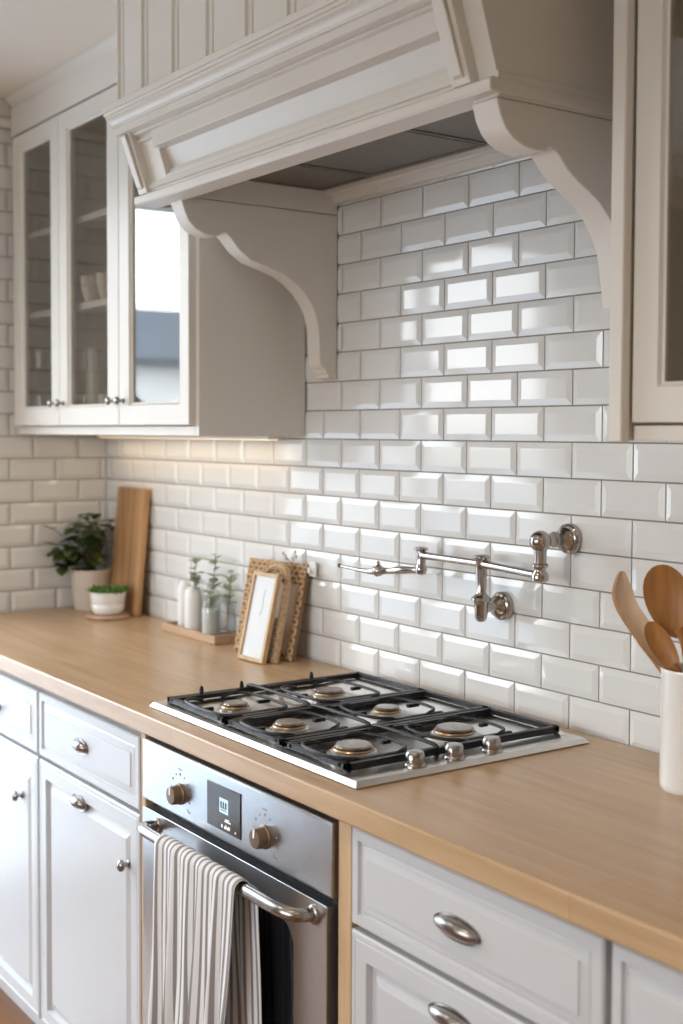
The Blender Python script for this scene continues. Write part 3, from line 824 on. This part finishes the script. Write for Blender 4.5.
for e, a in [(top + Vector((-.055, -.115, .150)), -2.), (top + Vector((-.036, -.03, .188)), 2), (top + Vector((.052, .0, .200)), .4), (top + Vector((.030, -.01, .160)), .2), (top + Vector((.080, .0, .105)), 0), (top + Vector((.070, -.02, .09)), 0)]:
    tips.append((e, a)); tube(bs, smooth_path([top, top + (e - top) * .5 + Vector((0, 0, .02)), e], 3), .0015, 5)
for ti, (e, a) in enumerate(tips):
    yellow = (ti == 26)
    for j in range(2 if ti >= 26 else 5):
        b = a + rr.uniform(-1.6, 1.6); d = Vector((math.cos(b), math.sin(b), rr.uniform(-.35, .5)))
        base = e - Vector((0, 0, rr.uniform(0, .035 if ti < 26 else .004)))
        L_ = rr.uniform(.036, .056)
        p_end = base + d.normalized() * L_
        if p_end.x < XL + .014: d.x = abs(d.x)
        if p_end.y > (-.014 if p_end.x < -1.90 else -.085): d.y = -abs(d.y)
        if base.x > -1.89 and base.y > -.09: continue
        leaf(bl, base, d, Vector((0, 0, 1)), L_, L_ * .85, 1 if yellow or (rr.random() < .05) else 0)
obj('foliage', bl, [M['leafdark'], M['leafyellow']], pp, sharp=80); obj('stems', bs, M['stem'], pp)

P2 = (-1.716, -.134, Z0 + .0125)
bm = BM(); lathe(bm, [(.060, 0), (.066, .002), (.068, .008), (.066, .012), (0, .0123)], (P2[0] + .004, P2[1], Z0 + .0002), 32)
o = obj('coaster', bm, M['traywood'], None, sharp=40); tag(o, 'round brown wooden coaster beneath the small white bowl planter', 'coaster'); place_origin(o, (P2[0], P2[1], Z0))
p2 = thing('potted_succulent', 'low bright green plant in a white ridged bowl in front of the cutting board', 'plant', P2)
bm = BM(); lathe(bm, [(.036, 0), (.044, .003), (.051, .016), (.0525, .030), (.0505, .034), (.0530, .037), (.0550, .064), (.0560, .071), (.0545, .072), (.052, .063)], P2, 36)
obj('bowl', bm, M['ceramic'], p2, sharp=50)
bm = BM(); lathe(bm, [(.0525, .058), (.052, .065), (0, .067)], P2, 24); obj('soil', bm, M['soil'], p2)
bm = BM(); rr = random.Random(5)
for k in range(300):
    a = rr.uniform(0, 2 * PI); q = math.sqrt(rr.random()) * .055
    base = Vector(P2) + Vector((q * math.cos(a), q * math.sin(a), .065 + rr.uniform(0, .010) * (1 - q / .08)))
    d = Vector((math.cos(a) * q * 14 + rr.uniform(-.6, .6), math.sin(a) * q * 14 + rr.uniform(-.6, .6), 1.0))
    leaf(bm, base, d, Vector((rr.uniform(-1, 1), rr.uniform(-1, 1), .2)), rr.uniform(.014, .026), rr.uniform(.005, .009), curl=.3)
obj('foliage', bm, M['leafbright'], p2, sharp=80)

def leaning(o, loc, yaw, lean):
    o.location = loc; o.rotation_euler = (R(-lean), 0, R(yaw)); return o      # top goes towards +y
bm = BM(); W_, H_, T_ = .204, .408, .020
prof = rrect(-W_ / 2, W_ / 2, 0, H_, .008, 4)
prism(bm, [(p[0], p[1]) for p in prof], 'y', 0, T_)
o = obj('cutting_board', bm, M['board'], None, .003)
tag(o, 'tall brown wooden cutting board leaning on the tiles behind the small plant', 'cutting board')
leaning(o, (-1.772, -.060, Z0 + .0005), 0, 4.9)

# ------------------------------------------------------------------ tray with bottles
TX0, TX1, TY0, TY1 = -1.400, -1.080, -.108, -.018
bm = BM(); T = Z0 + .0005
box(bm, TX0 + .006, TX1 - .006, TY0 + .006, TY1 - .006, T + .003, T + .013)
box(bm, TX0, TX1, TY0, TY0 + .010, T, T + .024); box(bm, TX0, TX1, TY1 - .010, TY1, T, T + .024)
box(bm, TX0, TX0 + .010, TY0 + .01, TY1 - .01, T, T + .024); box(bm, TX1 - .010, TX1, TY0 + .01, TY1 - .01, T, T + .024)
o = obj('wooden_tray', bm, M['traywood'], None, .0015); tag(o, 'shallow rectangular wooden tray carrying bottles beside the tiled wall', 'tray'); place_origin(o, (-1.236, -.06, Z0))
TZ = T + .0132
def sprig(bl, bs, base, top, n, size, rs, spread=1.):
    base, top = Vector(base), Vector(top); mid = (base + top) / 2 + Vector((.004, -.003, 0))
    path = smooth_path([base, mid, top], 6); tube(bs, path, .0011, 5)
    for k in range(n):
        t = .35 + .65 * k / max(1, n - 1); p = path[min(len(path) - 1, int(t * (len(path) - 1)))]
        a = k * 2.4 + rs.uniform(-.4, .4)
        d = Vector((math.cos(a), math.sin(a) * .8, rs.uniform(.1, .9)))
        L_ = size * rs.uniform(.8, 1.15) * (1 - .35 * (k / n))
        if p.y + d.normalized().y * L_ > -.012: d.y = -abs(d.y)
        leaf(bl, p, d * spread, Vector((0, 0, 1)), L_, L_ * .9, curl=.1)
def stoneware(x, y, r, h, label):
    t = thing('ceramic_bottle', label, 'vase', (x, y, TZ), 'white ceramic bottles on the tray')
    bm = BM(); lathe(bm, [(r * .92, 0), (r, .004), (r, h * .80), (r * .96, h * .88), (r * .80, h * .955), (r * .55, h * .99), (r * .42, h), (r * .34, h), (r * .34, h * .94)], (x, y, TZ), 28)
    obj('body', bm, M['matteceramic'], t, sharp=50); return t
stoneware(-1.338, -.062, .021, .136, 'leftmost slim white ceramic bottle on the wooden tray')
s2 = stoneware(-1.266, -.072, .026, .128, 'wider white ceramic bottle with eucalyptus, second from the left on the tray')
rr = random.Random(21)
bl, bs = BM(), BM()
sprig(bl, bs, (-1.266, -.072, TZ + .11), (-1.274, -.060, TZ + .205), 9, .038, rr); sprig(bl, bs, (-1.266, -.072, TZ + .11), (-1.248, -.066, TZ + .150), 5, .024, rr)
obj('eucalyptus_leaves', bl, M['euca'], s2); obj('stems', bs, M['stem'], s2)
def glass_bottle(x, y, r, h, label, mat='clear', neck=.4):
    t = thing('glass_bottle', label, 'bottle', (x, y, TZ), 'clear glass bottles on the tray')
    bm = BM(); lathe(bm, [(r * .9, 0), (r, .003), (r, h * .72), (r * .9, h * .80), (r * neck, h * .88), (r * neck, h * .985), (r * (neck + .08), h), (r * (neck - .08), h),
                          (r * (neck - .10), h * .88), (r * .82, h * .79), (r * .90, h * .71), (r * .90, .008), (0, .008)], (x, y, TZ), 28)
    obj('body', bm, M[mat], t, sharp=50); return t
g1 = glass_bottle(-1.198, -.050, .024, .150, 'tallest clear glass bottle, holding a long eucalyptus sprig, mid tray')
bl, bs = BM(), BM()
sprig(bl, bs, (-1.198, -.050, TZ + .03), (-1.186, -.045, TZ + .222), 13, .038, rr)
obj('eucalyptus_leaves', bl, M['euca'], g1); obj('stems', bs, M['stem'], g1)
g2 = glass_bottle(-1.151, -.080, .028, .112, 'short clear glass jar at the front right of the tray', 'clear', .8)
bm = BM(); lathe(bm, [(.024, .009), (.0245, .075), (0, .076)], (-1.151, -.080, TZ), 24); obj('contents', bm, M['card'], g2)['label'] = 'white bath salt filling'
bl, bs = BM(), BM(); sprig(bl, bs, (-1.151, -.080, TZ + .077), (-1.146, -.078, TZ + .112), 7, .022, rr); obj('leaves', bl, M['euca'], g2); obj('stems', bs, M['stem'], g2)
g3 = glass_bottle(-1.108, -.050, .024, .120, 'frosted glass bottle at the right end of the tray by the woven frame', 'water')
bl, bs = BM(), BM(); sprig(bl, bs, (-1.108, -.050, TZ + .06), (-1.096, -.045, TZ + .178), 10, .038, rr); obj('eucalyptus_leaves', bl, M['euca'], g3); obj('stems', bs, M['stem'], g3)

# ------------------------------------------------------------------ frames leaning on the tiles (built upright at the origin, then leaned)
def weave(bm, x0, x1, z0, z1, y, cell=.0125, inside=None, mi=1):
    nx = max(1, round((x1 - x0) / cell)); nz = max(1, round((z1 - z0) / cell)); cx_ = (x1 - x0) / nx; cz_ = (z1 - z0) / nz
    for i in range(nx):
        for j in range(nz):
            p = (x0 + (i + .5) * cx_, y, z0 + (j + .5) * cz_)
            if inside and not inside(p[0], p[2]): continue
            m = Matrix.Rotation(R(45 if (i + j) % 2 else -45), 3, 'Y')
            ellipsoid(bm, p, cx_ * .70, .0040, cz_ * .36, m, 8, 5, mi)
def local_thing(name, label, cat, group=None):
    return thing(name, label, cat, (0, 0, 0), group)
wf = local_thing('woven_frame', 'large rectangular rattan woven frame, rearmost of those leaning on the tiles', 'picture frame', 'frames leaning left of the hob')
w2, hh, bs_, bt = .122, .250, .026, .052
bm = BM(); framed_plate(bm, [(-w2, 0), (w2, 0), (w2, hh), (-w2, hh)], [(-w2 + bs_, bs_ * .8), (w2 - bs_, bs_ * .8), (w2 - bs_, hh - bt), (-w2 + bs_, hh - bt)], -.004, .006)
weave(bm, -w2, w2, hh - bt, hh, -.005); weave(bm, -w2, -w2 + bs_, 0, hh - bt, -.005); weave(bm, w2 - bs_, w2, 0, hh - bt, -.005); weave(bm, -w2 + bs_, w2 - bs_, 0, bs_ * .8, -.005)
obj('border', bm, [M['rattandark'], M['rattan']], wf, sharp=60)
bm = BM(); box(bm, -w2 + bs_ - .003, w2 - bs_ + .003, 0, .004, .016, hh - bt + .003); obj('backing', bm, M['linen'], wf)
leaning(wf, (-.873, -.078, Z0 + .001), 6.5, 12.5)

af = local_thing('arched_frame', 'arched rattan frame with white woven fill, between the white card and the large woven frame', 'picture frame', 'frames leaning left of the hob')
def arch(w, z0, zs, zt, n=10):
    P = [(-w, z0), (w, z0), (w, zs)]
    for k in range(1, n): a = PI / 2 * k / n; P.append((w * math.cos(a) ** .8, zs + (zt - zs) * math.sin(a)))
    P.append((0, zt))
    for k in range(n - 1, 0, -1): a = PI / 2 * k / n; P.append((-w * math.cos(a) ** .8, zs + (zt - zs) * math.sin(a)))
    P.append((-w, zs)); return P
bm = BM(); framed_plate(bm, arch(.064, 0, .18, .258), arch(.049, .014, .175, .236), -.004, .006)
for P in (arch(.0605, .003, .18, .253), arch(.052, .011, .177, .241)):
    pts = []
    for (a, b), (c_, d) in zip(P, P[1:] + P[:1]):
        n = max(1, int(math.hypot(c_ - a, d - b) / .008))
        for k in range(n): pts.append((a + (c_ - a) * k / n, b + (d - b) * k / n))
    for q, p in enumerate(pts): ellipsoid(bm, (p[0], -.005, p[1]), .0052, .0038, .0034, Matrix.Rotation(R(40 if q % 2 else -30), 3, 'Y'), 8, 5)
obj('border', bm, M['rattan'], af, sharp=60)
bm = BM(); box(bm, -.050, .050, .0005, .003, .012, .115); weave(bm, -.049, .049, .014, .112, 0, .009, None, 0); obj('woven_fill', bm, M['whitefill'], af, sharp=60)
leaning(af, (-.818, -.117, Z0 + .001), 4, 12.0)

cf = local_thing('card_frame', 'tall white card in a narrow wooden frame, frontmost of those leaning left of the hob', 'picture frame', 'frames leaning left of the hob')
w2, hh, b_ = .055, .229, .010
bm = BM(); framed_plate(bm, [(-w2, 0), (w2, 0), (w2, hh), (-w2, hh)], [(-w2 + b_, b_), (w2 - b_, b_), (w2 - b_, hh - b_), (-w2 + b_, hh - b_)], -.008, .006)
obj('border', bm, M['framewood'], cf, .001)
bm = BM(); box(bm, -w2 + b_ - .002, w2 - b_ + .002, -.003, .003, b_ - .002, hh - b_ + .002); cd = obj('card', bm, M['card'], cf)
bm = BM(); r2 = random.Random(2)
tube(bm, smooth_path([(.010, -.0036, .185), (.004, -.0036, .165), (.009, -.0036, .140), (.0, -.0036, .118)], 5), .0006, 5)
obj('faint_drawing', bm, pbr('faint_ink', (.62, .64, .66), .8), cd)
leaning(cf, (-.816, -.148, Z0 + .001), 4, 13.0)

sp_ = thing('dried_flower_sprig', 'tiny pale dried flower sprig poking above the woven frame', 'flower', (-.82, -.022, 1.13))
bs, bl = BM(), BM(); rr = random.Random(9)
for k in range(9):
    a = rr.uniform(0, 2 * PI); e = Vector((-.82 + .028 * math.cos(a), -.032 + .008 * math.sin(a), 1.176 + rr.uniform(-.012, .014)))
    tube(bs, smooth_path([(-.82, -.022, 1.10), (-.82, -.028, 1.155), e], 3), .0008, 5); ellipsoid(bl, e, .0045, .0045, .0045, None, 7, 5)
obj('stems', bs, M['rattan'], sp_); obj('flower_heads', bl, M['whitefill'], sp_)
bm = BM(); box(bm, -.752, -.722, -.016, -.0092, 1.128, 1.166)
box(bm, -.742, -.732, -.026, -.016, 1.136, 1.142); box(bm, -.742, -.732, -.028, -.024, 1.136, 1.152)
o = obj('wall_hook', bm, M['ceramic'], None, .002); tag(o, 'small white square hook stuck on the tiles right of the woven frame', 'hook'); place_origin(o, (-.737, -.0092, 1.128))

# ------------------------------------------------------------------ utensil crock
CR = (.580, -.143, Z0 + .0003)
bm = BM(); n = 16; rc_ = .0505
lathe(bm, [(rc_ * .93, 0), (rc_ * .98, .004), (rc_, .012), (rc_, .194), (rc_ * 1.02, .198), (rc_ * 1.0, .202), (rc_ * .92, .200), (rc_ * .90, .190), (rc_ * .90, .012), (0, .010)], CR, 40)
o = obj('utensil_crock', bm, M['ceramic'], None, sharp=50); tag(o, 'tall white glazed crock holding wooden spoons at the right edge', 'utensil holder'); place_origin(o, CR)

def spoon(name, label, base, neck, bowl_c, facing, rl, rw, mat, hr=.006, depth=.012, group='wooden utensils in the white crock'):
    """handle from base to neck, bowl centred at bowl_c, its hollow towards `facing`"""
    base, neck, bc = Vector(base), Vector(neck), Vector(bowl_c)
    ax = (bc - neck).normalized(); f = Vector(facing); f = (f - ax * f.dot(ax)).normalized(); s = ax.cross(f).normalized()
    bm = BM(); tube(bm, smooth_path([base, (base + neck) / 2, neck, bc - ax * rl * .75], 5), [hr * .8] * 6 + [hr] * 5 + [hr * 1.1, hr * 1.2, hr * 1.3, hr * 1.4, hr * 1.4], 10, flat=.75)
    nr, ns = 7, 26
    for sgn, th in ((0, 0), (1, .004)):
        pass
    outer, inner = [], []
    for i in range(nr + 1):
        t = i / nr
        ro, ri = [], []
        for k in range(ns):
            a = 2 * PI * k / ns; u, v = math.cos(a) * t, math.sin(a) * t
            wv = rw * (1 + .10 * u)
            p = bc + ax * (rl * u) + s * (wv * v)
            ro.append(bm.verts.new(p - f * (depth * (1 - t * t) + .0022))); ri.append(bm.verts.new(p - f * (depth * (1 - t * t) - .0022)))
            if i == 0: break
        outer.append(ro); inner.append(ri)
    for L_ in (outer, inner):
        for A, B in zip(L_, L_[1:]):
            for k in range(ns):
                k2 = (k + 1) % ns
                if len(A) == 1: face(bm, [A[0], B[k], B[k2]])
                else: face(bm, [A[k], A[k2], B[k2], B[k]])
    for k in range(ns): face(bm, [outer[-1][k], outer[-1][(k + 1) % ns], inner[-1][(k + 1) % ns], inner[-1][k]])
    o = obj(name, bm, mat, None, sharp=70); tag(o, label, 'spoon', group); place_origin(o, base); return o
_before_spoons = set(C.objects)
cam_dir = Vector((.60, -.78, .12))
spoon('wooden_spoon', 'large brown wooden spoon with broad oval bowl standing in the crock', (.604, -.150, .930), (.580, -.160, 1.145), (.556, -.172, 1.220), cam_dir, .063, .038, M['spoon'], .007)
spoon('wooden_spoon', 'smaller brown wooden spoon leaning left in front of the large one', (.624, -.148, .926), (.586, -.178, 1.100), (.560, -.192, 1.147), cam_dir, .046, .019, M['spoon'], .006, .008)
# long curved server, pale hollow face and dark back
bm = BM()
path = smooth_path([(.610, -.150, .926), (.592, -.158, 1.02), (.560, -.170, 1.098), (.522, -.182, 1.155), (.474, -.186, 1.21), (.462, -.182, 1.262)], 7)
wid = [.006] * 8 + [(.006 + .013 * min(1, (k / 14))) for k in range(1, 16)]
wid = (wid + [.019] * 40)[:len(path)]
for k in range(7): wid[-1 - k] = min(wid[-1 - k], .003 + .0032 * k)
up = None; RI = []
for i, p in enumerate(path):
    t = (path[min(i + 1, len(path) - 1)] - path[max(i - 1, 0)]).normalized()
    f = Vector((.93, -.28, .25)); f = (f - t * f.dot(t)).normalized(); s = t.cross(f).normalized()
    w = wid[i]; ring = []
    for k in range(9):
        v = -1 + k / 4; ring.append(bm.verts.new(p + s * w * v - f * (.30 * w * (1 - v * v)) + f * .0018))
    for k in range(9):
        v = 1 - k / 4; ring.append(bm.verts.new(p + s * w * v * 1.02 - f * (.45 * w * (1 - v * v)) - f * .0065))
    RI.append(ring)
for A, B in zip(RI, RI[1:]):
    m_ = len(A)
    for k in range(m_): face(bm, [A[k], A[(k + 1) % m_], B[(k + 1) % m_], B[k]], 0 if k < 8 else 1)
face(bm, RI[0], 1); face(bm, RI[-1], 1)
o = obj('salad_server', bm, [M['palewood'], M['spoon']], None, sharp=60)
tag(o, 'long curved wooden server with pale hollow face leaning furthest left from the crock', 'spoon', 'wooden utensils in the white crock'); place_origin(o, (.610, -.150, .926))
bm = BM(); tube(bm, smooth_path([(.612, -.152, .926), (.619, -.158, 1.06), (.634, -.165, 1.17)], 5), [.004] * 6 + [.006] * 5, 10); ellipsoid(bm, (.640, -.170, 1.22), .022, .006, .045, None, 14, 8)
o = obj('spatula', bm, pbr('dark_green_nylon', (.03, .05, .04), .4), None, sharp=60); tag(o, 'dark utensil at the right of the crock, mostly outside the photo', 'spatula'); place_origin(o, (.612, -.152, .926))

for _o in [q for q in C.objects if q not in _before_spoons]: _o.location += Vector((-.012, .012, 0))

# ------------------------------------------------------------------ lights
def area(name, loc, rot, sx, sy, power, col, portal=False):
    l = bpy.data.lights.new(name, 'AREA'); l.shape = 'RECTANGLE'; l.size = sx; l.size_y = sy; l.energy = power; l.color = col
    l.cycles.is_portal = portal
    o = bpy.data.objects.new(name, l); C.objects.link(o); o.location = loc; o.rotation_euler = rot; return o
area('window_portal', (XL - .02, (WY0 + WY1) / 2, (WZ0 + WZ1) / 2), (0, -PI / 2, 0), WZ1 - WZ0, WY1 - WY0, 1, (1, 1, 1), True)
area('window_portal', (.3, -4.24, 1.525), (PI / 2, 0, 0), 2.4, 1.25, 1, (1, 1, 1), True)

ul = obj('light_strip', box(BM(), -1.9, -.84, -.085, -.045, 1.478, 1.4880), M['paint'], wc)
obj('diffuser', box(BM(), -1.89, -.85, -.080, -.050, 1.4765, 1.478), pbr('strip_diffuser', (.9, .8, .6), .5, emit=((1., .74, .45), 1.5)), ul)
a_ = area('under_cabinet_lamp', (-1.37, -.065, 1.474), (0, 0, 0), 1.04, .03, .36, (1., .74, .45))

# recessed ceiling downlights (two rows in the room, out of the picture)
for k, (x, y) in enumerate(((-1.2, -1.5), (.3, -1.5), (1.8, -1.5), (-1.2, -3.), (.3, -3.), (1.8, -3.))):
    d = thing('ceiling_light', 'round recessed warm ceiling downlight in the kitchen ceiling', 'ceiling light', (x, y, CE), 'recessed ceiling downlights')
    bm = BM(); lathe(bm, [(.060, 0), (.060, -.004), (.046, -.006), (.044, -.001)], (x, y, CE - .0002), 28, closed=True); obj('trim_ring', bm, M['paint'], d)
    bm = BM(); lathe(bm, [(.044, -.001), (.044, -.003), (0, -.003)], (x, y, CE - .0002), 24); obj('diffuser', bm, M['lampwarm'], d)
    l = bpy.data.lights.new('downlight', 'SPOT'); l.energy = 18; l.color = (1., .80, .58); l.spot_size = R(140); l.spot_blend = .8; l.shadow_soft_size = .045
    o = bpy.data.objects.new('downlight', l); C.objects.link(o); o.location = (x, y, CE - .02)

# world: pale bright sky
w = bpy.data.worlds.new('sky'); S.world = w; w.use_nodes = True
N, L = w.node_tree.nodes, w.node_tree.links
bg = N['Background']; tc = N.new('ShaderNodeTexCoord'); sx = N.new('ShaderNodeSeparateXYZ'); L.new(tc.outputs['Generated'], sx.inputs[0])
r = N.new('ShaderNodeValToRGB'); e = r.color_ramp.elements
e[0].position = .0; e[0].color = (.30, .32, .30, 1); e[1].position = 1; e[1].color = (.55, .72, 1., 1)
for p, c in ((.49, (.40, .42, .42, 1)), (.51, (.95, .97, 1., 1)), (.7, (.80, .90, 1., 1))):
    x = e.new(p); x.color = c
ma = N.new('ShaderNodeMath'); ma.operation = 'MULTIPLY_ADD'; ma.inputs[1].default_value = .5; ma.inputs[2].default_value = .5
L.new(sx.outputs[2], ma.inputs[0]); L.new(ma.outputs[0], r.inputs[0]); L.new(r.outputs[0], bg.inputs[0]); bg.inputs[1].default_value = 8.5

# ------------------------------------------------------------------ camera
f = 1255.494; cy = 487.453
pos = Vector((26.755 * .072, -25.01354 * .072, 8.27364 * .072 + K0))
yaw, pitch, roll = map(R, (54.83127, -2.55904, .2208))
f0 = Vector((-math.sin(yaw), math.cos(yaw), 0)); r0 = Vector((math.cos(yaw), math.sin(yaw), 0)); u0 = Vector((0, 0, 1))
fw = f0 * math.cos(pitch) + u0 * math.sin(pitch); u1 = u0 * math.cos(pitch) - f0 * math.sin(pitch)
rt = r0 * math.cos(roll) + u1 * math.sin(roll); up = u1 * math.cos(roll) - r0 * math.sin(roll)
cd = bpy.data.cameras.new('camera'); cam = bpy.data.objects.new('camera', cd); C.objects.link(cam)
cam.matrix_world = Matrix(((rt.x, up.x, -fw.x, pos.x), (rt.y, up.y, -fw.y, pos.y), (rt.z, up.z, -fw.z, pos.z), (0, 0, 0, 1)))
cd.sensor_fit = 'HORIZONTAL'; cd.sensor_width = 36; cd.lens = f / 683 * 36
cd.shift_y = (cy - 512) / 683
cd.dof.use_dof = True; cd.dof.focus_distance = 2.42; cd.dof.aperture_fstop = 4.4
cd.clip_start = .05
S.camera = cam
vs = S.view_settings; vs.view_transform = 'Standard'; vs.look = 'None'; vs.exposure = 0.24; vs.gamma = 1; vs.use_curve_mapping = False
S.cycles.max_bounces = 10; S.cycles.diffuse_bounces = 5; S.cycles.glossy_bounces = 5; S.cycles.transparent_max_bounces = 12
S.cycles.sample_clamp_indirect = 8
S.cycles.use_denoising = True
